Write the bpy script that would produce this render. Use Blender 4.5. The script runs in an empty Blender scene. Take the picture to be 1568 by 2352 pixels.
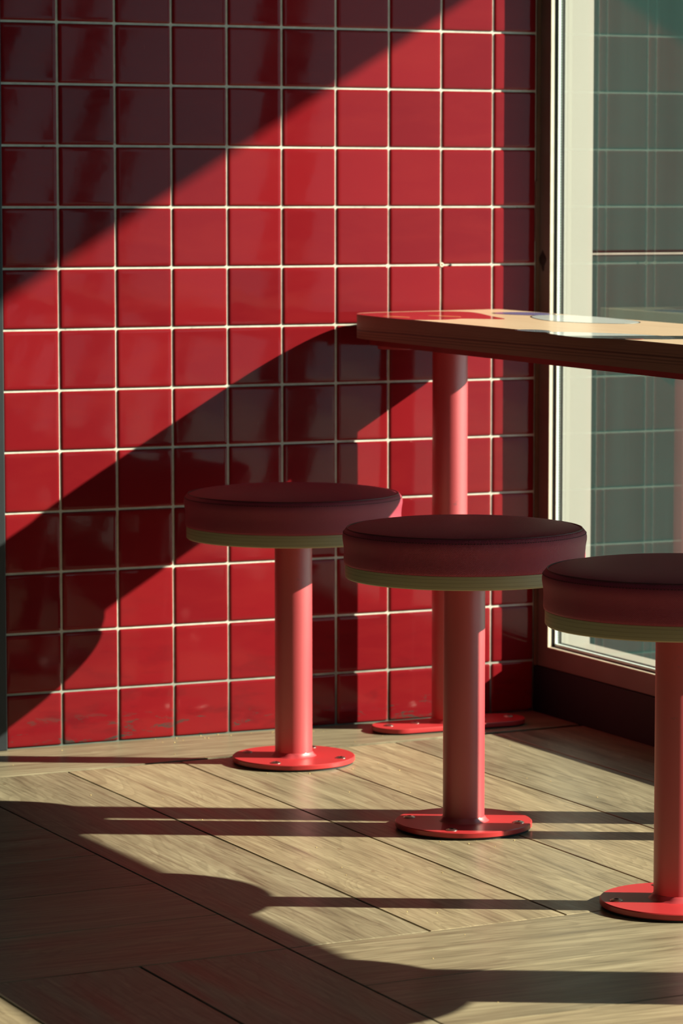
import bpy, bmesh, math, random
from mathutils import Vector, Matrix
random.seed(7)
S = bpy.context.scene
COL = S.collection
PI = math.pi

# ------------------------------------------------------------------ camera
YAW, PITCH, ROLL = 0.43380, 0.09500, -0.0003
FPX = 7523.2
cam_d = bpy.data.cameras.new('camera')
cam = bpy.data.objects.new('camera', cam_d)
COL.objects.link(cam)
F = Vector((math.sin(YAW)*math.cos(PITCH), math.cos(YAW)*math.cos(PITCH), -math.sin(PITCH)))
R0 = Vector((math.cos(YAW), -math.sin(YAW), 0))
U0 = R0.cross(F)
R1 = R0*math.cos(ROLL) + U0*math.sin(ROLL)
U1 = -R0*math.sin(ROLL) + U0*math.cos(ROLL)
M = Matrix((R1, U1, -F)).transposed().to_4x4()
M.translation = Vector((-1.7418, -5.0775, 0.9021))
cam.matrix_world = M
cam_d.sensor_fit = 'HORIZONTAL'
cam_d.sensor_width = 24.0
cam_d.lens = 24.0*FPX/1568.0
cam_d.clip_start = 0.05
cam_d.dof.use_dof = True
cam_d.dof.focus_distance = 4.45
cam_d.dof.aperture_fstop = 10.0
S.camera = cam

# ------------------------------------------------------------------ light
AZ = math.radians(28.3)        # the sun travels towards -x and a little towards +y
EL = math.radians(27.95)
sun_d = bpy.data.lights.new('sun', 'SUN')
sun_d.energy = 17.0
sun_d.angle = math.radians(0.55)
sun_d.color = (1.0, 0.86, 0.66)
sun = bpy.data.objects.new('sun', sun_d)
COL.objects.link(sun)
sdir = Vector((-math.cos(AZ)*math.cos(EL), math.sin(AZ)*math.cos(EL), -math.sin(EL)))
sun.rotation_euler = sdir.to_track_quat('-Z', 'Y').to_euler()
sun.location = (4, -2, 3)

W = bpy.data.worlds.new('sky'); S.world = W
W.use_nodes = True
bg = W.node_tree.nodes['Background']
bg.inputs['Color'].default_value = (0.33, 0.72, 0.84, 1)
bg.inputs['Strength'].default_value = 1.6

ar_d = bpy.data.lights.new('ceiling_fill', 'AREA')  # added teal fill that lifts the shadows, not a lamp of the room
ar_d.shape = 'RECTANGLE'; ar_d.size = 2.4; ar_d.size_y = 2.4
ar_d.energy = 3.0
ar_d.color = (0.40, 0.85, 1.0)
ar = bpy.data.objects.new('ceiling_fill', ar_d)
COL.objects.link(ar)
ar.location = (-1.9, -3.4, 2.55)

vs = S.view_settings
vs.view_transform = 'Standard'; vs.look = 'None'; vs.gamma = 1.0
vs.exposure = 0.0
vs.use_curve_mapping = False
S.cycles.max_bounces = 8
S.cycles.diffuse_bounces = 3
S.cycles.transparent_max_bounces = 24
S.cycles.sample_clamp_indirect = 6.0
S.cycles.caustics_reflective = False
S.cycles.caustics_refractive = False

# ------------------------------------------------------------------ node helpers
class NT:
    def __init__(s, name):
        s.m = bpy.data.materials.new(name); s.m.use_nodes = True
        s.t = s.m.node_tree; s.t.nodes.clear()
        s.out = s.n('ShaderNodeOutputMaterial')
    def n(s, typ, **kw):
        nd = s.t.nodes.new(typ)
        for k, v in kw.items():
            if k in nd.inputs.keys() if hasattr(nd.inputs, 'keys') else False:
                pass
            setattr(nd, k, v)
        return nd
    def l(s, a, b): s.t.links.new(a, b)
    def set(s, nd, **kw):
        for k, v in kw.items():
            key = k.replace('_', ' ')
            inp = nd.inputs[key]
            if hasattr(v, 'is_linked') or isinstance(v, bpy.types.NodeSocket): s.l(v, inp)
            else: inp.default_value = v
        return nd
    def noise(s, vec, scale, detail=3, rough=0.55, dist=0.0):
        nd = s.n('ShaderNodeTexNoise')
        if vec is not None: s.l(vec, nd.inputs['Vector'])
        nd.inputs['Scale'].default_value = scale; nd.inputs['Detail'].default_value = detail
        nd.inputs['Roughness'].default_value = rough; nd.inputs['Distortion'].default_value = dist
        return nd.outputs['Fac']
    def mapping(s, vec, scale=(1, 1, 1), loc=(0, 0, 0), rot=(0, 0, 0)):
        nd = s.n('ShaderNodeMapping')
        s.l(vec, nd.inputs['Vector'])
        nd.inputs['Scale'].default_value = scale; nd.inputs['Location'].default_value = loc; nd.inputs['Rotation'].default_value = rot
        return nd.outputs['Vector']
    def ramp(s, fac, stops, interp='LINEAR'):
        nd = s.n('ShaderNodeValToRGB'); cr = nd.color_ramp; cr.interpolation = interp
        while len(cr.elements) < len(stops): cr.elements.new(0.5)
        for e, (p, c) in zip(cr.elements, stops):
            e.position = p; e.color = (c[0], c[1], c[2], 1) if hasattr(c, '__len__') else (c, c, c, 1)
        s.l(fac, nd.inputs['Fac'])
        return nd.outputs['Color']
    def mix(s, fac, a, b, blend='MIX'):
        nd = s.n('ShaderNodeMix'); nd.data_type = 'RGBA'; nd.blend_type = blend
        for i, v in ((0, fac), (6, a), (7, b)):
            if isinstance(v, bpy.types.NodeSocket): s.l(v, nd.inputs[i])
            else: nd.inputs[i].default_value = v if i == 0 else (v[0], v[1], v[2], 1)
        return nd.outputs[2]
    def math(s, op, a, b=0.0, c=None):
        nd = s.n('ShaderNodeMath'); nd.operation = op
        for i, v in enumerate((a, b, c)):
            if v is None: continue
            if isinstance(v, bpy.types.NodeSocket): s.l(v, nd.inputs[i])
            else: nd.inputs[i].default_value = v
        return nd.outputs[0]
    def sep(s, vec):
        nd = s.n('ShaderNodeSeparateXYZ'); s.l(vec, nd.inputs[0]); return nd.outputs
    def comb(s, x, y, z):
        nd = s.n('ShaderNodeCombineXYZ')
        for i, v in enumerate((x, y, z)):
            if isinstance(v, bpy.types.NodeSocket): s.l(v, nd.inputs[i])
            else: nd.inputs[i].default_value = v
        return nd.outputs[0]
    def bump(s, h, strength=0.2, dist=0.001):
        nd = s.n('ShaderNodeBump'); s.l(h, nd.inputs['Height'])
        nd.inputs['Strength'].default_value = strength; nd.inputs['Distance'].default_value = dist
        return nd.outputs['Normal']
    def obj(s): return s.n('ShaderNodeTexCoord').outputs['Object']
    def uv(s): return s.n('ShaderNodeTexCoord').outputs['UV']
    def pos(s): return s.n('ShaderNodeNewGeometry').outputs['Position']
    def rnd(s): return s.n('ShaderNodeNewGeometry').outputs['Random Per Island']
    def pbsdf(s, color, rough=0.5, metal=0.0, normal=None, coat=0.0, spec=0.5, coat_rough=0.05):
        b = s.n('ShaderNodeBsdfPrincipled')
        for k, v in (('Base Color', color), ('Roughness', rough), ('Metallic', metal), ('Coat Weight', coat), ('Specular IOR Level', spec), ('Coat Roughness', coat_rough)):
            if isinstance(v, bpy.types.NodeSocket): s.l(v, b.inputs[k])
            else: b.inputs[k].default_value = (v[0], v[1], v[2], 1) if k == 'Base Color' else v
        b.inputs['Coat IOR'].default_value = 1.7
        if normal is not None: s.l(normal, b.inputs['Normal'])
        s.l(b.outputs[0], s.out.inputs['Surface'])
        return b

def plain(name, col, rough=0.5, metal=0.0, var=0.12, scale=30, coat=0.0, spec=0.5, bump=0.0):
    t = NT(name)
    v = t.noise(t.obj(), scale, 4)
    dark = tuple(c*(1-var) for c in col); lite = tuple(min(1, c*(1+var)) for c in col)
    c = t.ramp(v, [(0.3, dark), (0.7, lite)])
    nrm = t.bump(v, bump, 0.002) if bump else None
    t.pbsdf(c, rough, metal, nrm, coat, spec)
    return t.m

# ------------------------------------------------------------------ materials
def mat_tile():
    t = NT('red_glazed_tile')
    p = t.pos(); r = t.rnd()
    xyz = t.sep(p)
    base = t.ramp(r, [(0.0, (0.165, 0.0075, 0.012)), (0.5, (0.192, 0.0085, 0.0135)), (1.0, (0.222, 0.010, 0.015))])
    soft = t.noise(t.mapping(p, (6, 1, 22)), 1.0, 4, 0.6, 0.6)
    base = t.mix(t.ramp(soft, [(0.45, 0.0), (0.8, 0.35)]), base, (0.25, 0.018, 0.018))
    # chalky drips and splashes
    dr = t.noise(t.mapping(p, (160, 1, 22)), 1.0, 3, 0.6)
    patch = t.noise(p, 5.0, 2)
    drm = t.math('MULTIPLY', t.ramp(dr, [(0.70, 0.0), (0.80, 0.5)]), t.ramp(patch, [(0.55, 0.0), (0.65, 1.0)]))
    base = t.mix(drm, base, (0.34, 0.11, 0.10))
    # dark scuffs near the floor
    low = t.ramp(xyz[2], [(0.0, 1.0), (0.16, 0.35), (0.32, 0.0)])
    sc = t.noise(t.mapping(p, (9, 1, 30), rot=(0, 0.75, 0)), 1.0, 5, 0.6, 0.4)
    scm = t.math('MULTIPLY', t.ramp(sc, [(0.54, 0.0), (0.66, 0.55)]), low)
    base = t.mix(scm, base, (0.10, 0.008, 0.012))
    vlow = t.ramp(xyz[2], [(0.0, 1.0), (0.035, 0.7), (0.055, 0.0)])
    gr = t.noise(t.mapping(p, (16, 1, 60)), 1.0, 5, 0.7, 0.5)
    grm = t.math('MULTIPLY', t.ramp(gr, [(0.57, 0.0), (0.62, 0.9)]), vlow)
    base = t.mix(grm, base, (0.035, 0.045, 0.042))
    nrm = t.bump(t.noise(t.mapping(p, (22, 1, 22)), 1.0, 2), 0.06, 0.003)
    rough = t.ramp(soft, [(0.3, 0.045), (0.8, 0.12)])
    t.pbsdf(base, rough, 0, nrm, 0.0, 0.20)
    return t.m

def mat_grout():
    t = NT('grout')
    p = t.pos(); xyz = t.sep(p)
    n = t.noise(p, 60, 4)
    c = t.ramp(n, [(0.3, (0.50, 0.49, 0.44)), (0.7, (0.66, 0.65, 0.59))])
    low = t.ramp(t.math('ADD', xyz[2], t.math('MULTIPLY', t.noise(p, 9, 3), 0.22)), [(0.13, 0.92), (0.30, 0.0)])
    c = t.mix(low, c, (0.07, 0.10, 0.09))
    sp = t.noise(p, 130, 2)
    c = t.mix(t.ramp(sp, [(0.70, 0.0), (0.74, 0.7)]), c, (0.12, 0.14, 0.12))
    t.pbsdf(c, 0.85)
    return t.m

def mat_floor():
    t = NT('wood_plank_floor')
    uv = t.uv(); r = t.rnd()
    off = t.comb(t.math('MULTIPLY', r, 37.0), t.math('MULTIPLY', r, 91.0), 0.0)
    add = t.n('ShaderNodeVectorMath'); add.operation = 'ADD'; t.l(uv, add.inputs[0]); t.l(off, add.inputs[1])
    v = add.outputs[0]
    big = t.noise(t.mapping(v, (1.6, 9, 1)), 1.0, 3, 0.5, 1.2)          # broad cathedral figure
    rings = t.math('FRACT', t.math('MULTIPLY', big, 15.0))
    ringc = t.ramp(rings, [(0.0, 0.75), (0.12, 0.15), (0.55, 0.3), (0.9, 0.6), (1.0, 0.75)])
    fine = t.noise(t.mapping(v, (7, 170, 1)), 1.0, 4, 0.65, 0.3)
    mid = t.noise(t.mapping(v, (2.2, 26, 1)), 1.0, 4, 0.6, 0.8)
    tone = t.mix(0.5, t.ramp(fine, [(0.3, 0.0), (0.7, 1.0)]), t.ramp(mid, [(0.3, 0.0), (0.7, 1.0)]))
    c1 = t.ramp(tone, [(0.15, (0.132, 0.106, 0.076)), (0.42, (0.272, 0.224, 0.160)), (0.70, (0.372, 0.312, 0.224)), (1.0, (0.50, 0.435, 0.33))])
    c2 = t.mix(t.math('MULTIPLY', t.sep(ringc)[0], 0.55), c1, (0.13, 0.105, 0.070))
    streak = t.ramp(t.noise(t.mapping(v, (3.5, 48, 1)), 1.0, 3, 0.7, 0.4), [(0.62, 0.0), (0.75, 0.55)])
    c2 = t.mix(streak, c2, (0.095, 0.085, 0.060))
    kn = t.ramp(t.noise(t.mapping(v, (7, 26, 1)), 1.0, 2, 0.5, 1.5), [(0.70, 0.0), (0.78, 0.55)])
    c2 = t.mix(kn, c2, (0.11, 0.06, 0.032))
    shade = t.ramp(t.math('FRACT', t.math('MULTIPLY', r, 7.31)), [(0.0, (0.80, 0.80, 0.78)), (0.5, (0.97, 0.95, 0.90)), (1.0, (1.12, 1.04, 0.95))])
    c3 = t.mix(1.0, c2, shade, 'MULTIPLY')
    h = t.mix(0.5, fine, mid)
    nrm = t.bump(t.sep(h)[0], 0.10, 0.0008)
    rough = t.ramp(mid, [(0.3, 0.31), (0.75, 0.44)])
    t.pbsdf(c3, rough, 0, nrm, 0.0, 0.30)
    return t.m

def mat_painted(name, col, rough=0.3, scuff=0.5, coat=0.0, spec=0.5):
    t = NT(name)
    o = t.obj(); p = t.pos()
    n = t.noise(o, 6, 3)
    c = t.ramp(n, [(0.3, tuple(x*0.94 for x in col)), (0.7, tuple(min(1, x*1.05) for x in col))])
    s1 = t.noise(p, 95, 3, 0.6); s2 = t.noise(p, 9, 2)
    z = t.sep(o)[2]
    m = t.math('MULTIPLY', t.ramp(s1, [(0.64, 0.0), (0.70, scuff)]), t.ramp(s2, [(0.55, 0.0), (0.64, 1.0)]))
    c = t.mix(m, c, (0.12, 0.02, 0.03))
    nrm = t.bump(t.noise(o, 400, 2), 0.05, 0.0005)
    t.pbsdf(c, rough, 0, nrm, coat, spec, coat_rough=0.46)
    return t.m

def mat_vinyl():
    t = NT('burgundy_vinyl')
    o = t.obj()
    x, y, z = t.sep(o)
    # fine woven grain that follows the drum on the side and runs in rows on the top
    ang = t.math('ARCTAN2', y, x)
    g1 = t.math('SINE', t.math('MULTIPLY', ang, 440.0))
    g2 = t.math('SINE', t.math('MULTIPLY', z, 2500.0))
    side = t.math('MULTIPLY', g1, g2)
    gx = t.math('SINE', t.math('MULTIPLY', x, 2500.0)); gy = t.math('SINE', t.math('MULTIPLY', y, 2500.0))
    top = t.math('MULTIPLY', gx, gy)
    nz = t.math('ABSOLUTE', t.sep(t.n('ShaderNodeNewGeometry').outputs['Normal'])[2])
    f = t.math('GREATER_THAN', nz, 0.7)
    h = t.math('ADD', t.math('MULTIPLY', side, t.math('SUBTRACT', 1.0, f)), t.math('MULTIPLY', top, f))
    n = t.noise(o, 14, 3)
    c = t.ramp(n, [(0.3, (0.40, 0.036, 0.075)), (0.7, (0.46, 0.044, 0.088))])
    c = t.mix(t.math('MULTIPLY', t.ramp(t.math('ADD', t.math('MULTIPLY', h, 0.5), 0.5), [(0.25, 0.62), (0.75, 0.0)]), 1.0), c, (0.24, 0.020, 0.040))
    nrm = t.bump(h, 0.6, 0.0006)
    t.pbsdf(c, 0.46, 0, nrm, 0.0, 0.45)
    return t.m

def mat_ply(name, light, dark, z0, z1, lines, rough=0.5, coat=0.0):
    """laminated edge: thin darker plies between z0 and z1 (metres), grain running round the edge"""
    t = NT(name)
    o = t.obj(); x, y, z = t.sep(o)
    zz = t.math('DIVIDE', t.math('SUBTRACT', z, z0), (z1-z0))
    wob = t.math('MULTIPLY', t.math('SUBTRACT', t.noise(t.mapping(o, (5, 5, 30)), 1.0, 2), 0.5), 0.05)
    zz = t.math('ADD', zz, wob)
    stops = [(0.0, 0.0)]
    for a, b, v in lines: stops += [(a-0.012, 0.0), (a, v), (b, v), (b+0.012, 0.0)]
    stops.append((1.0, 0.0))
    band = t.ramp(zz, [(max(0, min(1, a)), v) for a, v in stops])
    grain = t.noise(t.mapping(o, (14, 14, 900)), 1.0, 4, 0.6, 0.2)
    c = t.mix(t.ramp(grain, [(0.3, 0.0), (0.72, 0.55)]), light, dark)
    c = t.mix(t.sep(band)[0], c, tuple(d*0.42 for d in dark))
    t.pbsdf(c, rough, 0, t.bump(grain, 0.08, 0.0005), coat)
    return t.m

def mat_tabletop():
    t = NT('varnished_table_wood')
    o = t.obj()
    g = t.noise(t.mapping(o, (60, 3.0, 1)), 1.0, 5, 0.6, 0.6)
    b = t.noise(t.mapping(o, (5, 1.2, 1)), 1.0, 2, 0.5, 0.5)
    c = t.mix(0.35, t.ramp(g, [(0.3, (0.56, 0.37, 0.25)), (0.7, (0.70, 0.51, 0.37))]), t.ramp(b, [(0.3, (0.54, 0.36, 0.24)), (0.7, (0.72, 0.53, 0.38))]))
    t.pbsdf(c, 0.30, 0, t.bump(t.noise(o, 9, 2), 0.03, 0.002), 0.0, 0.35)
    return t.m

def mat_glass():
    t = NT('window_glass')
    tr = t.n('ShaderNodeBsdfTransparent'); tr.inputs[0].default_value = (0.90, 0.96, 0.945, 1)
    gl = t.n('ShaderNodeBsdfGlossy'); gl.inputs['Roughness'].default_value = 0.0; gl.inputs[0].default_value = (1, 1, 1, 1)
    g = t.n('ShaderNodeNewGeometry'); dp = t.n('ShaderNodeVectorMath'); dp.operation = 'DOT_PRODUCT'
    t.l(g.outputs['Normal'], dp.inputs[0]); t.l(g.outputs['Incoming'], dp.inputs[1])
    c = t.math('SUBTRACT', 1.0, t.math('ABSOLUTE', dp.outputs['Value']))
    frn = t.math('ADD', 0.042, t.math('MULTIPLY', t.math('POWER', c, 5.0), 0.958))     # Schlick, same from both sides
    m1 = t.n('ShaderNodeMixShader'); t.l(frn, m1.inputs[0]); t.l(tr.outputs[0], m1.inputs[1]); t.l(gl.outputs[0], m1.inputs[2])
    # a film of dust and wiping streaks that run down the pane
    o = t.obj()
    st = t.noise(t.mapping(o, (1, 95, 0.9)), 1.0, 4, 0.6, 0.2)
    sp = t.noise(t.mapping(o, (1, 22, 14)), 1.0, 4, 0.7)
    d = t.math('MULTIPLY', t.ramp(st, [(0.30, 0.35), (0.75, 1.0)]), t.ramp(sp, [(0.25, 0.6), (0.8, 1.0)]))
    d = t.math('MULTIPLY', d, 0.0045)
    tl = t.n('ShaderNodeBsdfTranslucent'); tl.inputs[0].default_value = (0.62, 0.85, 0.85, 1)
    m2 = t.n('ShaderNodeMixShader'); t.l(d, m2.inputs[0]); t.l(m1.outputs[0], m2.inputs[1]); t.l(tl.outputs[0], m2.inputs[2])
    t.l(m2.outputs[0], t.out.inputs['Surface'])
    return t.m

def mat_spacer():
    t = NT('perforated_aluminium_spacer')
    o = t.obj(); x, y, z = t.sep(o)
    # two rows of punched holes
    fz = t.math('SUBTRACT', t.math('FRACT', t.math('DIVIDE', z, 0.0047)), 0.5)
    fx = t.math('SUBTRACT', t.math('FRACT', t.math('DIVIDE', t.math('SUBTRACT', x, XS0), 0.00395)), 0.5)
    dist = t.math('SQRT', t.math('ADD', t.math('POWER', fz, 2.0), t.math('POWER', fx, 2.0)))
    hole = t.ramp(dist, [(0.22, 1.0), (0.32, 0.0)])
    c = t.mix(t.sep(hole)[0], (0.76, 0.86, 0.86), (0.38, 0.48, 0.48))
    t.pbsdf(c, 0.5, 0.0, None)
    return t.m

XS0 = 1.0047
M_TILE = mat_tile(); M_GROUT = mat_grout(); M_FLOOR = mat_floor()
M_RED = mat_painted('coral_red_powder_coat', (0.46, 0.026, 0.042), 0.46, 0.5, 0.7, 0.8)
M_REDPLATE = mat_painted('coral_red_plate_paint', (0.46, 0.030, 0.036), 0.34, 0.7)
M_UNDER = plain('dark_red_painted_board', (0.30, 0.012, 0.022), 0.5)
M_VINYL = mat_vinyl()
M_PIPE = plain('burgundy_piping', (0.12, 0.013, 0.020), 0.45)
M_THREAD = plain('burgundy_thread', (0.07, 0.010, 0.016), 0.6)
M_SEATPLY = mat_ply('plywood_seat_edge', (0.42, 0.35, 0.20), (0.27, 0.225, 0.13), 0.0, 0.020,
                    [(0.24, 0.27, 0.35), (0.50, 0.53, 0.35), (0.76, 0.79, 0.35)])
M_EDGE = mat_ply('laminated_table_edge', (0.30, 0.165, 0.11), (0.17, 0.09, 0.06), 0.671, 0.711,
                 [(0.06, 0.09, 0.5), (0.17, 0.20, 0.6), (0.29, 0.34, 0.9), (0.42, 0.44, 0.3)])
M_TOP = mat_tabletop()
M_GLASS = mat_glass()
M_SPACER = mat_spacer()
M_STEEL = plain('steel_bolt', (0.55, 0.56, 0.54), 0.28, 1.0)
M_SOCKET = plain('dark_bolt_socket', (0.03, 0.03, 0.03), 0.5)
M_RUBBER = plain('black_rubber', (0.018, 0.014, 0.018), 0.6)
M_FRAME = plain('brown_red_window_frame', (0.13, 0.115, 0.11), 0.42, 0, 0.1, 12)
M_BEAD = plain('cream_glazing_bead', (0.70, 0.62, 0.50), 0.5)
M_CREAM = plain('cream_outer_frame', (0.335, 0.315, 0.285), 0.6, 0, 0.03, 5)
M_GASKET = plain('black_gasket', (0.020, 0.022, 0.020), 0.6)
M_CAULK = plain('brown_sealant', (0.14, 0.085, 0.06), 0.7)
M_DARK = plain('near_black_panel', (0.006, 0.007, 0.013), 0.6, 0, 0.1, 30, 0, 0.3)
M_TRIM = plain('dark_metal_trim', (0.010, 0.014, 0.020), 0.5, 0.0)
M_WALL = plain('grey_plaster', (0.08, 0.10, 0.11), 0.85, 0, 0.05, 3)
M_CEIL = plain('dark_ceiling', (0.12, 0.14, 0.15), 0.9, 0, 0.05, 3)
def mat_facade():
    t = NT('grey_cladding_panels')
    p = t.pos()
    st = t.noise(t.mapping(p, (26, 26, 0.7)), 1.0, 4, 0.6)
    bl = t.noise(p, 3.0, 3)
    c = t.ramp(t.sep(t.mix(0.4, st, bl))[0], [(0.3, (0.003, 0.022, 0.021)), (0.7, (0.010, 0.040, 0.038))])
    t.pbsdf(c, 0.8, 0, None, 0, 0.1)
    return t.m
M_FACADE = mat_facade()
M_SEAM = plain('pale_lip_highlight', (0.36, 0.30, 0.26), 0.7)  # pale colour paints the sunlit highlight on the lower panel's lip
M_PAVE = plain('grey_paving', (0.42, 0.45, 0.45), 0.9, 0, 0.2, 60)
M_CONC = plain('canopy_concrete', (0.30, 0.30, 0.29), 0.9)

# ------------------------------------------------------------------ mesh helpers
def link(name, bm, mats, parent=None, smooth=False, angle=None):
    me = bpy.data.meshes.new(name); bm.to_mesh(me); bm.free()
    for m in (mats if isinstance(mats, (list, tuple)) else [mats]): me.materials.append(m)
    if smooth:
        for p in me.polygons: p.use_smooth = True
        try: me.set_sharp_from_angle(angle=math.radians(angle or 35))
        except Exception: pass
    o = bpy.data.objects.new(name, me); COL.objects.link(o)
    if parent is not None: o.parent = parent
    return o
def box(bm, x0, x1, y0, y1, z0, z1, mi=0, bev=0.0):
    r = bmesh.ops.create_cube(bm, size=1.0)
    vs_ = r['verts']
    for v in vs_:
        v.co = Vector((x0+(v.co.x+.5)*(x1-x0), y0+(v.co.y+.5)*(y1-y0), z0+(v.co.z+.5)*(z1-z0)))
    fs = {f for v in vs_ for f in v.link_faces}
    for f in fs: f.material_index = mi
    if bev > 0:
        es = list({e for v in vs_ for e in v.link_edges})
        bmesh.ops.bevel(bm, geom=es, offset=bev, segments=2, affect='EDGES', profile=0.6)
    return bm
def lathe(bm, prof, n=96, cx=0, cy=0, cap_top=True, cap_bot=True, mi=0):
    rings = []
    for r, z in prof:
        rings.append([bm.verts.new((cx+r*math.cos(2*PI*i/n), cy+r*math.sin(2*PI*i/n), z)) for i in range(n)])
    for a, b in zip(rings, rings[1:]):
        for i in range(n):
            f = bm.faces.new((a[i], a[(i+1) % n], b[(i+1) % n], b[i])); f.material_index = mi
    if cap_bot: bm.faces.new(list(reversed(rings[0]))).material_index = mi
    if cap_top: bm.faces.new(rings[-1]).material_index = mi
    return bm
def prism(bm, pts, z0, z1, bev=0.0, side_mi=0, top_mi=0):
    vb = [bm.verts.new((x, y, z0)) for x, y in pts]
    vt = [bm.verts.new((x, y, z1-bev)) for x, y in pts]
    n = len(pts)
    for i in range(n):
        f = bm.faces.new((vb[i], vb[(i+1) % n], vt[(i+1) % n], vt[i])); f.material_index = side_mi
    bm.faces.new(list(reversed(vb))).material_index = side_mi
    if bev > 0:
        cx = sum(p[0] for p in pts)/n; cy = sum(p[1] for p in pts)/n
        vi = []
        for x, y in pts:
            d = Vector((cx-x, cy-y)); d = d/max(d.length, 1e-6)*bev
            vi.append(bm.verts.new((x+d.x, y+d.y, z1)))
        for i in range(n):
            f = bm.faces.new((vt[i], vt[(i+1) % n], vi[(i+1) % n], vi[i])); f.material_index = top_mi
        bm.faces.new(vi).material_index = top_mi
    else:
        bm.faces.new(vt).material_index = top_mi
    return bm
def rounded(pts, r, seg=10):
    out = []
    n = len(pts)
    for i in range(n):
        p = Vector(pts[i]); a = (Vector(pts[i-1])-p).normalized(); b = (Vector(pts[(i+1) % n])-p).normalized()
        ang = a.angle(b); d = r/math.tan(ang/2)
        p0 = p+a*d; p1 = p+b*d; c = p+(a+b).normalized()*(r/math.sin(ang/2))
        v0 = p0-c; v1 = p1-c; tot = v0.angle_signed(v1)
        for k in range(seg+1):
            th = tot*k/seg
            m = Matrix.Rotation(-th, 2)
            out.append(tuple(c + m @ v0))
    return out
def stadium(L, Wd, seg=16):
    r = Wd/2; o = []
    for k in range(seg+1): a = -PI/2+PI*k/seg; o.append((L/2-r+r*math.cos(a), r*math.sin(a)))
    for k in range(seg+1): a = PI/2+PI*k/seg; o.append((-L/2+r+r*math.cos(a), r*math.sin(a)))
    return o
def tag(o, label=None, cat=None, group=None, kind=None):
    if label: o['label'] = label
    if cat: o['category'] = cat
    if group: o['group'] = group
    if kind: o['kind'] = kind
    return o
def struct(name, bm, mats, parent=None, **k):
    o = link(name, bm, mats, parent, **k)
    if parent is None: o['kind'] = 'structure'
    return o
def empty(name, loc, rz=0):
    o = bpy.data.objects.new(name, None); COL.objects.link(o)
    o.location = loc; o.rotation_euler = (0, 0, rz); o.empty_display_size = 0.1
    return o
def copy_tree(o, parent=None):
    c = o.copy(); COL.objects.link(c); c.parent = parent
    for ch in list(o.children): copy_tree(ch, c)
    return c

# ------------------------------------------------------------------ the tiled wall (y = 0 is its face)
XC = 0.985           # where the tiles end at the window
ZA = 1.1903          # height of one tile joint
CEIL_Z = 2.62
bm = bmesh.new()
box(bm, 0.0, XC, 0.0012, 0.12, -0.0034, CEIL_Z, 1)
def tile(bm, x0, x1, z0, z1):
    g = 0.0019; x0 += g; x1 -= g; z0 += g; z1 -= g
    tx = random.uniform(-.0032, .0032); tz = random.uniform(-.0032, .0032)
    cx, cz = (x0+x1)/2, (z0+z1)/2
    prof = [(0.0, 0.0012), (0.0, 0.0004), (0.0006, -0.0004), (0.0016, -0.0010), (0.0035, -0.0013), (0.0065, -0.0014)]
    rings = []
    for ins, y in prof:
        rc = 0.0022
        ax0, ax1, az0, az1 = x0+ins, x1-ins, z0+ins, z1-ins
        ring = []
        for (px, pz, sx, sz, a0) in ((ax1, az0, -1, 1, -PI/2), (ax1, az1, -1, -1, 0), (ax0, az1, 1, -1, PI/2), (ax0, az0, 1, 1, PI)):
            for k in range(4):
                a = a0 + (PI/2)*k/3
                X = px+sx*rc+rc*math.cos(a); Z = pz+sz*rc+rc*math.sin(a)
                ring.append(bm.verts.new((X, y + ((X-cx)*tx+(Z-cz)*tz if ins > 0 else 0), Z)))
        rings.append(ring)
    n = len(rings[0])
    for a, b in zip(rings, rings[1:]):
        for i in range(n): bm.faces.new((a[i], a[(i+1) % n], b[(i+1) % n], b[i]))
    bm.faces.new(rings[-1])
for k in range(-15, 12):
    z0 = ZA - 0.1*(k+1); z1 = ZA - 0.1*k
    z0 = max(z0, 0.0); z1 = min(z1, CEIL_Z)
    if z1 - z0 < 0.02: continue
    for c in range(10):
        x0 = 0.1*c; x1 = min(0.1*(c+1), XC)
        tile(bm, x0, x1, z0, z1)
bmesh.ops.recalc_face_normals(bm, faces=bm.faces)
wall = struct('wall_back', bm, [M_TILE, M_GROUT], smooth=True, angle=60)
tag(wall, 'glossy red square-tiled wall with pale grout')

# wall plug, and a dark disc standing for a drilled hole in the grout
pl = bmesh.new()
lathe(pl, [(0.0024, 0.0), (0.0036, 0.0), (0.0040, 0.0012), (0.0030, 0.0018), (0.0018, 0.0016), (0.0016, 0.0004)], 24)
for v in pl.verts: v.co = Vector((v.co.x, -v.co.z, v.co.y))
plug = link('wall_plug', pl, M_BEAD, None, True)
plug.location = (0.8005, 0.0002, 0.7903)
tag(plug, 'tiny pale plastic wall plug set in a grout crossing above the table', 'wall plug')
hb = bmesh.new(); lathe(hb, [(0.0019, 0.0), (0.0019, 0.0016), (0.0012, 0.0018)], 20)
for v in hb.verts: v.co = Vector((v.co.x, -v.co.z, v.co.y))
hole = link('drill_hole', hb, M_SOCKET, None, True); hole.location = (0.8182, 0.0001, 0.7900)
tag(hole, 'tiny dark disc as drilled hole in the grout, just right of the pale plug', 'drill_hole')

# wall to the left of the tiles, other walls, ceiling
bm = bmesh.new(); box(bm, -4.2, -0.032, 0.0, 0.12, 0, CEIL_Z); struct('wall_back', bm, M_DARK)
bm = bmesh.new(); box(bm, -0.032, -0.0005, -0.012, 0.12, 0.0, CEIL_Z, bev=0.0015); struct('trim_1', bm, M_TRIM)
bm = bmesh.new(); box(bm, -4.32, -4.2, -7.2, 0.12, 0, CEIL_Z); struct('wall_left', bm, M_WALL)
bm = bmesh.new(); box(bm, -4.2, 1.06, -7.32, -7.2, 0, CEIL_Z); struct('wall_front', bm, M_WALL)
bm = bmesh.new(); box(bm, -4.32, 1.06, -7.32, 0.12, CEIL_Z, CEIL_Z+0.12); struct('ceiling', bm, M_CEIL)
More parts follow.
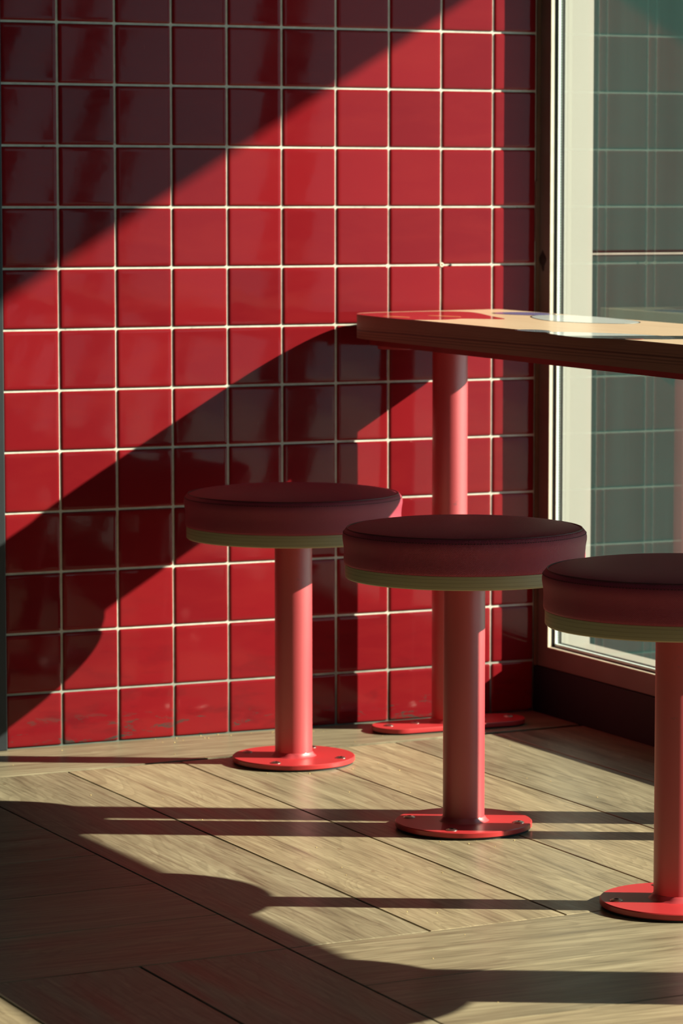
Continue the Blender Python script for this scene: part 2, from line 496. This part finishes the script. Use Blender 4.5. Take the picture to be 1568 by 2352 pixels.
# window wall: dark plinth under the window, solid part near the camera, strip above
WIN_Y0, WIN_Y1 = -0.004, -3.20
Z_SILL, Z_HEAD = 0.0815, 2.36
bm = bmesh.new()
box(bm, XC, 1.070, -7.2, -0.0005, -0.0034, Z_SILL-0.0005, 0)
box(bm, XC, 1.070, -7.2, WIN_Y1, Z_SILL-0.0005, CEIL_Z, 0)
box(bm, XC, 1.070, WIN_Y1, -0.0005, Z_HEAD, CEIL_Z, 0)
struct('wall_right', bm, M_DARK)
bm = bmesh.new(); box(bm, XC+0.0005, 1.070, -0.0004, 0.12, -0.03, CEIL_Z, 0); struct('trim_2', bm, M_DARK)

# ------------------------------------------------------------------ floor: basket-weave blocks of long planks
US, VS, U0_, V0_ = 0.1975, 0.2105, -0.181, -1.5035
def fmap(u, v):
    return (u - 0.0125*v - 0.0, v + 0.055*u)
planks = []
def add_plank(u0, u1, v0, v1, along_u):
    planks.append((u0, u1, v0, v1, along_u))
BU, BV = 6*US, 6*VS
V_BORDER = V0_ + BV       # top of block row
for i in range(-4, 2):
    for j in range(-5, 1):
        bu, bv = U0_ + i*BU, V0_ + j*BV
        vertical = ((i + j) % 2 == 0)
        for k in range(6):
            if vertical: add_plank(bu+k*US, bu+(k+1)*US, bv, bv+BV, False)
            else: add_plank(bu, bu+BU, bv+k*VS, bv+(k+1)*VS, True)
uu = 1.30
while uu > -4.6:
    add_plank(uu-1.9, uu, V_BORDER, 0.45, True); uu -= 1.9
bm = bmesh.new()
uvl = bm.loops.layers.uv.new('UVMap')
def add_quad_plank(bm, q, uvq, g):
    # q: four floor corners, inset by g, small bevel down
    c = Vector((sum(p[0] for p in q)/4, sum(p[1] for p in q)/4))
    def ins(d):
        out = []
        for i in range(4):
            p = Vector(q[i]); a = (Vector(q[(i+1) % 4])-p).normalized(); b = (Vector(q[i-1])-p).normalized()
            out.append(p+(a+b)*d)
        return out
    o0, o1 = ins(g), ins(g+0.0008)
    lo = [bm.verts.new((p.x, p.y, -0.012)) for p in o0]
    mi_ = [bm.verts.new((p.x, p.y, -0.0006)) for p in o0]
    hi = [bm.verts.new((p.x, p.y, 0.0)) for p in o1]
    fs = [bm.faces.new(hi)]
    idx = {v: i for i, v in enumerate(hi)}
    for a, b in ((lo, mi_), (mi_, hi)):
        for i in range(4):
            f = bm.faces.new((a[i], a[(i+1) % 4], b[(i+1) % 4], b[i])); fs.append(f)
    for lst in (lo, mi_, hi):
        for i, v in enumerate(lst): idx[v] = i
    for f in fs:
        for lp in f.loops: lp[uvl].uv = uvq[idx[lp.vert]]
XR, YB = XC-0.0006, -0.0008
for (u0, u1, v0, v1, au) in planks:
    q = [fmap(u0, v0), fmap(u1, v0), fmap(u1, v1), fmap(u0, v1)]
    if min(p[0] for p in q) > XR-0.01 or max(p[0] for p in q) < -4.2: continue
    q = [(min(x, XR), min(y, YB)) for x, y in q]
    q = [(max(x, -4.19), max(y, -7.19)) for x, y in q]
    if max(p[1] for p in q)-min(p[1] for p in q) < 0.02: continue
    if max(p[0] for p in q)-min(p[0] for p in q) < 0.02: continue
    rx, ry = random.uniform(0, 5), random.uniform(0, 5)
    if au: uvq = [(p[0]+rx, p[1]+ry) for p in q]
    else: uvq = [(p[1]+rx, p[0]+ry) for p in q]
    add_quad_plank(bm, q, uvq, 0.0008 if au else 0.0014)
nf = len(bm.faces)
box(bm, -4.2, XC+0.06, -7.2, 0.1, -0.03, -0.0035, 1)
bmesh.ops.recalc_face_normals(bm, faces=bm.faces)
fl = struct('floor', bm, [M_FLOOR, M_GASKET])

# ------------------------------------------------------------------ windows
MULL = [(-1.1400, -1.2000), (-2.300, -2.362)]
spans = []
ya = WIN_Y0
for a, b in MULL: spans.append((ya, a)); ya = b
spans.append((ya, WIN_Y1))
XF = 0.991                       # plane of the inner frame face
GX = 0.9997
XO0, XO1 = 1.0156, 1.0720        # cream outer surround
for wi, (y1, y0) in enumerate(spans):      # y1 nearer the tiled wall, y0 farther
    w = tag(empty('window_%d' % (wi+1), (XF, (y0+y1)/2, Z_SILL)), None, None, None, 'structure')
    inv = Matrix.Translation(-Vector(w.location))
    def wpart(name, bm, m, parent=None, **k):
        o = link(name, bm, m, parent or w, **k)
        if parent is None: o.matrix_parent_inverse = inv
        return o
    fwl = 0.0345 if wi == 0 else 0.002; zt = 0.1165
    ia, ib = y1-fwl, y0+0.002             # clear opening
    zb, zh = zt, Z_HEAD-0.035
    # inner frame
    bm = bmesh.new()
    if wi == 0: box(bm, XF, GX, ia, y1, Z_SILL, Z_HEAD, bev=0.0010)
    box(bm, XF, GX, y0, ia if wi == 0 else y1, Z_SILL, zb, bev=0.0010)
    box(bm, XF, GX, y0, ia if wi == 0 else y1, zh, Z_HEAD, bev=0.0010)
    fr = wpart('window_frame', bm, M_FRAME)
    # glazing bead: slim cream return beside the glass
    bm = bmesh.new()
    box(bm, XF+0.0012, GX+0.0001, ia-0.0015, ia-0.0001, zb, zh)
    box(bm, XF+0.0012, GX+0.0001, ib, ia-0.0012, zb+0.0001, zb+0.0016)
    wpart('glazing_bead', bm, M_BEAD)
    # gasket and rebate
    bm = bmesh.new()
    box(bm, GX+0.0002, 1.0038, ia-0.0014, y1, Z_SILL, Z_HEAD)
    box(bm, GX+0.0002, 1.0038, y0, y1, Z_SILL, zb+0.0025)
    box(bm, 1.0131, 1.0154, ia-0.0060, y1, Z_SILL, Z_HEAD)
    box(bm, 1.0131, 1.0154, y0, y1, Z_SILL, zb+0.009)
    wpart('gasket', bm, M_GASKET)
    # spacer between the two panes
    bm = bmesh.new()
    box(bm, 1.0046, 1.0125, ia-0.0050, y1, Z_SILL, Z_HEAD)
    box(bm, 1.0046, 1.0125, y0, y1, Z_SILL, zb+0.0070)
    wpart('spacer_bar', bm, M_SPACER)
    for gx in (1.0042, 1.0128):
        bm = bmesh.new()
        q = [bm.verts.new((gx, a, b)) for a, b in ((y0, zb), (ia, zb), (ia, zh), (y0, zh))]
        bm.faces.new(q)
        wpart('glass_pane', bm, M_GLASS)
    # cream outer surround
    bm = bmesh.new()
    if wi == 0: box(bm, XO0, XO1, -0.0470, -0.004, Z_SILL-0.02, Z_HEAD)
    box(bm, XO0, XO1, y0, -0.0470 if wi == 0 else y1, Z_SILL-0.02, zb+0.004)
    box(bm, XO0, XO1, y0, -0.0470 if wi == 0 else y1, zh, Z_HEAD)
    wpart('outer_frame', bm, M_CREAM)
for k, (a, b) in enumerate(MULL):
    bm = bmesh.new(); box(bm, XF, XO1, b, a, Z_SILL, Z_HEAD, bev=0.002)
    struct('trim_%d' % (k+4), bm, M_FRAME)
# sealant line between tiles and frame
bm = bmesh.new()
box(bm, XC+0.0002, XF+0.0008, -0.0030, -0.0002, Z_SILL, Z_HEAD-0.01, bev=0.0005)
box(bm, XC-0.0025, XC+0.0022, -0.0040, -0.0016, 0.83, 0.935, bev=0.0005)
struct('trim_3', bm, M_CAULK)
# black smear of sealant on the frame
bm = bmesh.new()
bmesh.ops.create_icosphere(bm, subdivisions=3, radius=1.0)
for v in bm.verts:
    z = v.co.z
    w_ = 0.0032 + 0.0015*math.sin(z*4+1.0) if z > -0.6 else 0.0022
    v.co = Vector((v.co.x*0.0010, v.co.y*w_*3.1 - 0.004*(z < -0.3)*(-z-0.3), z*0.0185))
sl = link('sealant_blob', bm, M_RUBBER, None, True)
sl.location = (XF-0.0004, -0.0150, 0.796)
tag(sl, 'small black blob of sealant stuck on the dark window frame above the table', 'sealant')

# ------------------------------------------------------------------ outside
bm = bmesh.new()
box(bm, 1.0735, 6.5, 0.25, 0.40, -0.2, 0.8045, 0)
box(bm, 1.0735, 6.5, 0.25, 0.40, 0.8090, 3.4, 0)
box(bm, 1.0735, 6.5, 0.2475, 0.26, 0.8010, 0.8035, 1)
box(bm, 1.0735, 6.5, 0.258, 0.395, 0.8040, 0.8095, 0)
box(bm, 1.0735, 1.085, 0.12, 0.25, -0.2, 3.4, 0)
struct('wall_outside', bm, [M_FACADE, M_SEAM])
bm = bmesh.new(); box(bm, 1.0725, 9, -9, 0.25, -0.2, -0.06); struct('floor_outside', bm, M_PAVE)
# concrete canopy over the window whose edge makes the sloping shadow on the tiles
CX = 2.6
bm = bmesh.new(); box(bm, 1.074, CX, -8, 0.25, 1.340+0.6*(CX-1.0), 1.340+0.6*(CX-1.0)+0.12); struct('ceiling_outside', bm, M_CONC)

# ------------------------------------------------------------------ bar stools
def bolt_mesh():
    b = bmesh.new()
    lathe(b, [(0.0085, 0.0), (0.0085, 0.0008), (0.0062, 0.0021), (0.0034, 0.0026)], 28, cap_top=False)
    n0 = len(b.faces)
    lathe(b, [(0.0034, 0.0026), (0.0032, 0.0006)], 6, cap_bot=False, mi=1)
    return b
def make_stool():
    root = empty('bar_stool', (0, 0, 0))
    bm = bmesh.new(); lathe(bm, [(0.096, 0.0002), (0.096, 0.0032)], 96); link('rubber_pad', bm, M_RUBBER, root, True)
    bm = bmesh.new(); lathe(bm, [(0.0975, 0.0032), (0.0987, 0.0042), (0.0987, 0.0100), (0.0975, 0.0112)], 128)
    link('base_plate', bm, M_REDPLATE, root, True, 30)
    for k in range(4):
        a = PI/4 + k*PI/2
        b = link('bolt', bolt_mesh(), [M_STEEL, M_SOCKET], root, True, 30)
        b.location = (0.0805*math.cos(a), 0.0805*math.sin(a), 0.0110)
    bm = bmesh.new()
    prof = [(0.0365, 0.0108)] + [(0.0300+0.0062*(1-math.sin(a)), 0.0112+0.0058*(1-math.cos(a))) for a in [0.25*PI/2*i for i in range(1, 5)]]
    lathe(bm, [(0.0368, 0.0110), (0.0350, 0.0122), (0.0328, 0.0142), (0.0310, 0.0170), (0.0300, 0.0185)], 64)
    for v in bm.verts:
        a = math.atan2(v.co.y, v.co.x)
        s = 1+0.012*math.sin(a*7)+0.01*math.sin(a*11+1)
        if v.co.z < 0.018 and math.hypot(v.co.x, v.co.y) > 0.0301: v.co.x *= s; v.co.y *= s
    link('weld_bead', bm, M_RED, root, True, 60)
    bm = bmesh.new(); lathe(bm, [(0.0300, 0.0110), (0.0300, 0.3560)], 96); link('pole', bm, M_RED, root, True)
    bm = bmesh.new(); lathe(bm, [(0.0680, 0.3560), (0.0690, 0.3575), (0.0690, 0.3638)], 64); link('mounting_plate', bm, M_RED, root, True)
    bm = bmesh.new(); lathe(bm, [(0.1690, -0.0000), (0.1706, 0.0014), (0.1710, 0.0030), (0.1710, 0.0195)], 160)
    sb = link('seat_board', bm, M_SEATPLY, root, True, 30); sb.location = (0, 0, 0.3640)
    # cushion: drum side, softly bulging shoulder, domed top
    prof = [(0.1700, 0.0), (0.1722, 0.0010), (0.1730, 0.0040), (0.1729, 0.0120), (0.1727, 0.0200), (0.1732, 0.0270), (0.1742, 0.0330),
            (0.1748, 0.0370), (0.1748, 0.0410), (0.1741, 0.0445), (0.1728, 0.0475), (0.1706, 0.0503), (0.1688, 0.0513), (0.1668, 0.0512),
            (0.1640, 0.0523), (0.1590, 0.0540), (0.1500, 0.0558), (0.1350, 0.0578), (0.1100, 0.0596), (0.0800, 0.0607), (0.0450, 0.0613), (0.0100, 0.0615)]
    bm = bmesh.new(); lathe(bm, prof, 192)
    cu = link('cushion', bm, M_VINYL, root, True, 60); cu.location = (0, 0, 0.3835)
    bm = bmesh.new()
    n = 192; R_, r_ = 0.1680, 0.0011
    ring = []
    for i in range(n):
        a = 2*PI*i/n; rr = []
        for j in range(8):
            b = 2*PI*j/8; rad = R_+r_*math.cos(b)
            rr.append(bm.verts.new((rad*math.cos(a), rad*math.sin(a), 0.0517+r_*math.sin(b))))
        ring.append(rr)
    for i in range(n):
        for j in range(8): bm.faces.new((ring[i][j], ring[(i+1) % n][j], ring[(i+1) % n][(j+1) % 8], ring[i][(j+1) % 8]))
    link('piping', bm, M_PIPE, cu, True, 180)
    bm = bmesh.new()
    for i in range(250):
        a = 2*PI*i/250
        m = Matrix.Translation((0.1738*math.cos(a), 0.1738*math.sin(a), 0.0458)) @ Matrix.Rotation(a, 4, 'Z') @ Matrix.Rotation(-0.45, 4, 'Y') @ Matrix.Diagonal((0.0006, 0.0026, 0.0009, 1))
        bmesh.ops.create_cube(bm, size=1.0, matrix=m)
    tag(link('stitching', bm, M_THREAD, cu), 'darker row of stitches')
    return root
stool = make_stool()
SPOTS = [(0.3821, -0.3089, 0.00, 'round burgundy bar stool nearest the tiled wall, leftmost of the row'),
         (0.3785, -0.9190, 0.10, 'round burgundy bar stool in the middle of the three seen along the window table'),
         (0.3850, -1.5080, 0.55, 'dark burgundy bar stool nearest the camera, cut off by the right edge'),
         (0.3900, -2.0640, 0.20, 'burgundy bar stool just outside the right edge, seen only by its shadow on the floor')]
for i, (x, y, a, lab) in enumerate(SPOTS):
    o = stool if i == 0 else copy_tree(stool)
    o.location = (x, y, 0); o.rotation_euler = (0, 0, a)
    tag(o, lab, 'stool', 'bar stools bolted down along the table')

# ------------------------------------------------------------------ table along the window
table = tag(empty('window_table', (0.72, -1.15, 0)), 'long narrow varnished wood table on red posts along the window', 'table')
TI = Matrix.Translation((-0.72, 1.15, 0))
def tpart(name, bm, m, parent=None, **k):
    o = link(name, bm, m, parent or table, **k)
    if parent is None: o.matrix_parent_inverse = TI
    return o
ZT0, ZT1 = 0.6710, 0.7115
outl = rounded([(0.602, -0.30), (0.585, -2.42), (0.962, -2.42), (0.9160, -0.30)], 0.010, 4)
# the end by the tiled wall: the room-side corner is a wide curve
def bez(p0, p1, p2, p3, n):
    o = []
    for k in range(n+1):
        t_ = k/n; a = 1-t_
        o.append(tuple(a**3*p0[i]+3*a*a*t_*p1[i]+3*a*t_*t_*p2[i]+t_**3*p3[i] for i in (0, 1)))
    return o
outl = bez((0.601, -0.200), (0.600, -0.065), (0.602, -0.018), (0.690, -0.0150), 22) + [(0.73, -0.0145), (0.78, -0.0140)]
outl += bez((0.893, -0.0135), (0.901, -0.0135), (0.905, -0.017), (0.905, -0.025), 5)
outl += [(0.906, -0.65), (0.965, -1.30), (0.978, -2.42), (0.588, -2.42)]  # window side widened out of view, shaped for its floor shadow
outl = outl[::-1]
bm = bmesh.new(); prism(bm, outl, ZT0, ZT1, 0.0010, 0, 1)
bmesh.ops.recalc_face_normals(bm, faces=bm.faces)
tt = tpart('tabletop', bm, [M_EDGE, M_TOP], smooth=False)
bm = bmesh.new(); prism(bm, rounded([(0.632, -0.060), (0.620, -2.39), (0.93, -2.39), (0.894, -0.022)], 0.010, 6), 0.6590, ZT0, 0)
bmesh.ops.recalc_face_normals(bm, faces=bm.faces)
tpart('backing_board', bm, M_UNDER)
LEGS = [(0.7660, -0.1030), (0.7750, -1.1900), (0.7900, -2.1700)]
for lx, ly in LEGS:
    bm = bmesh.new(); lathe(bm, [(0.0300, 0.0105), (0.0300, 0.6530)], 96, lx, ly); tpart('leg', bm, M_RED, smooth=True)
    bm = bmesh.new(); prism(bm, [(lx-0.032+a, ly+b) for a, b in stadium(0.200, 0.080)], 0.6520, 0.6592); bmesh.ops.recalc_face_normals(bm, faces=bm.faces)
    tpart('mounting_plate', bm, M_RED)
    bm = bmesh.new(); prism(bm, [(lx+a, ly+b) for a, b in stadium(0.280, 0.088)], 0.0003, 0.0030); bmesh.ops.recalc_face_normals(bm, faces=bm.faces)
    tpart('rubber_pad', bm, M_RUBBER)
    bm = bmesh.new(); prism(bm, [(lx+a, ly+b) for a, b in stadium(0.284, 0.092)], 0.0030, 0.0105, 0.0010); bmesh.ops.recalc_face_normals(bm, faces=bm.faces)
    bp = tpart('base_plate', bm, M_REDPLATE, smooth=True, angle=30)
    for bx, by in ((-0.115, 0.0), (-0.062, 0.006), (0.062, 0.0), (0.117, 0.004)):
        b = link('bolt', bolt_mesh(), [M_STEEL, M_SOCKET], bp, True, 30)
        b.location = (lx+bx, ly+by, 0.0103)
    bm = bmesh.new(); lathe(bm, [(0.0355, 0.0104), (0.0340, 0.0118), (0.0312, 0.0160), (0.0300, 0.0175)], 64, lx, ly); tpart('weld_bead', bm, M_RED, smooth=True, angle=60)

# printed graphics in the table top (plain shapes)
def lean(o):
    # the top is not quite level: it rises a few millimetres towards the tiled wall and the window
    for v in o.data.vertices:
        v.co.z += 0.0072*(v.co.y+0.15) + 0.008*(v.co.x-0.605) - 0.0020
for o_ in table.children:
    if o_.name.startswith(('tabletop', 'backing_board')): lean(o_)
def blob(name, pts, mat, z, lab=None, smooth=3):
    P_ = [Vector(p) for p in pts]
    for _ in range(smooth):
        Q = []
        for i in range(len(P_)):
            a, b = P_[i], P_[(i+1) % len(P_)]
            Q += [a*0.75+b*0.25, a*0.25+b*0.75]
        P_ = Q
    bm = bmesh.new()
    cx = sum(p.x for p in P_)/len(P_); cy = sum(p.y for p in P_)/len(P_)
    prism(bm, [(p.x, p.y) for p in P_], z, z+0.00012)
    bmesh.ops.recalc_face_normals(bm, faces=bm.faces)
    bmesh.ops.triangulate(bm, faces=[f for f in bm.faces if len(f.verts) > 4])
    o = tpart(name, bm, mat); lean(o)
    if lab: o['label'] = lab
    return o
def grow(pts, s):
    cx = sum(p[0] for p in pts)/len(pts); cy = sum(p[1] for p in pts)/len(pts)
    out = []
    for x, y in pts:
        d = Vector((x-cx, y-cy)); d = d*(1+s/max(d.length, 1e-3)); out.append((cx+d.x, cy+d.y))
    return out
def ink(name, c): return plain(name, c, 0.2, 0, 0.06, 40, 0.5)
I_RED = ink('dark_red_print', (0.42, 0.022, 0.030)); I_OR = ink('orange_print', (0.75, 0.25, 0.12))
I_WH = ink('white_print', (0.78, 0.82, 0.85)); I_BK = ink('black_outline_print', (0.03, 0.04, 0.05))
I_PU = ink('violet_print', (0.26, 0.24, 0.55)); I_GR = ink('grey_blue_print', (0.22, 0.26, 0.32)); I_SC = ink('scarlet_print', (0.62, 0.08, 0.05))
e0 = ZT1
redp = [(0.604, -0.060), (0.640, -0.034), (0.700, -0.030), (0.775, -0.032), (0.812, -0.070), (0.806, -0.130), (0.765, -0.26), (0.742, -0.365), (0.715, -0.34), (0.690, -0.30), (0.655, -0.325), (0.615, -0.315), (0.590, -0.285), (0.596, -0.16)]
blob('printed_graphic', redp, I_RED, e0, 'dark red printed shape')
blob('printed_graphic', [(0.606, -0.165), (0.622, -0.150), (0.640, -0.195), (0.628, -0.235), (0.612, -0.215)], I_OR, e0+0.0002, 'light orange spot')
blob('printed_graphic', [(0.680, -0.180), (0.700, -0.170), (0.722, -0.225), (0.708, -0.262), (0.690, -0.235)], I_OR, e0+0.0002, 'light orange spot')
pur = [(0.815, -0.150), (0.868, -0.125), (0.900, -0.170), (0.892, -0.250), (0.850, -0.275), (0.824, -0.22)]
blob('printed_graphic', grow(pur, 0.006), I_BK, e0); blob('printed_graphic', pur, I_PU, e0+0.0002, 'violet printed shape')
w1 = [(0.832, -0.265), (0.890, -0.255), (0.905, -0.330), (0.902, -0.45), (0.878, -0.560), (0.830, -0.600), (0.790, -0.545), (0.768, -0.460), (0.790, -0.36)]
blob('printed_graphic', grow(w1, 0.004), I_BK, e0); blob('printed_graphic', w1, I_WH, e0+0.0002, 'white printed shape')
b2 = [(0.578, -0.690), (0.604, -0.665), (0.624, -0.700), (0.610, -0.755), (0.586, -0.765)]
blob('printed_graphic', grow(b2, 0.005), I_BK, e0); blob('printed_graphic', b2, I_GR, e0+0.0002, 'grey printed shape')
w2 = [(0.590, -0.770), (0.620, -0.760), (0.660, -0.830), (0.684, -0.900), (0.690, -0.985), (0.650, -1.030), (0.622, -0.985), (0.604, -1.000), (0.585, -0.960), (0.566, -0.930), (0.570, -0.84)]
blob('printed_graphic', grow(w2, 0.005), I_BK, e0); blob('printed_graphic', w2, I_WH, e0+0.0002, 'white printed shape')
blob('printed_graphic', [(0.596, -0.945), (0.622, -0.950), (0.628, -1.005), (0.600, -1.015)], I_SC, e0+0.0004, 'scarlet printed patch')
blob('printed_graphic', [(0.690, -0.985), (0.712, -0.975), (0.722, -1.040), (0.700, -1.060)], I_SC, e0+0.0004, 'scarlet printed tip')

# ------------------------------------------------------------------ crumbs on the floor
M_CRUMB = plain('crumbs', (0.75, 0.52, 0.22), 0.8)
bm = bmesh.new()
def crumb(x, y, z, s):
    r = bmesh.ops.create_icosphere(bm, subdivisions=1, radius=s)
    for v in r['verts']:
        v.co = Vector((v.co.x*random.uniform(.7, 1.3)+x, v.co.y*random.uniform(.7, 1.3)+y, v.co.z*0.6+z+s*0.5))
for _ in range(90):
    x = random.uniform(-0.45, 0.95); y = -abs(random.gauss(0, 0.9))-0.02
    crumb(x, y, 0.0, random.uniform(0.0005, 0.0011))
for _ in range(40):
    x = random.uniform(0.25, 0.9); y = -random.uniform(0.004, 0.06)
    crumb(x, y, 0.0, random.uniform(0.0006, 0.0014))
for x, y in ((0.30, -0.39), (0.36, -0.42), (0.44, -0.41), (0.33, -1.03), (0.40, -1.035), (0.30, -1.0)):
    crumb(x, y, 0.0, 0.0011)
cr = link('crumbs', bm, M_CRUMB, fl)
tag(cr, 'tiny pale crumbs scattered over the planks', None, None, 'stuff')
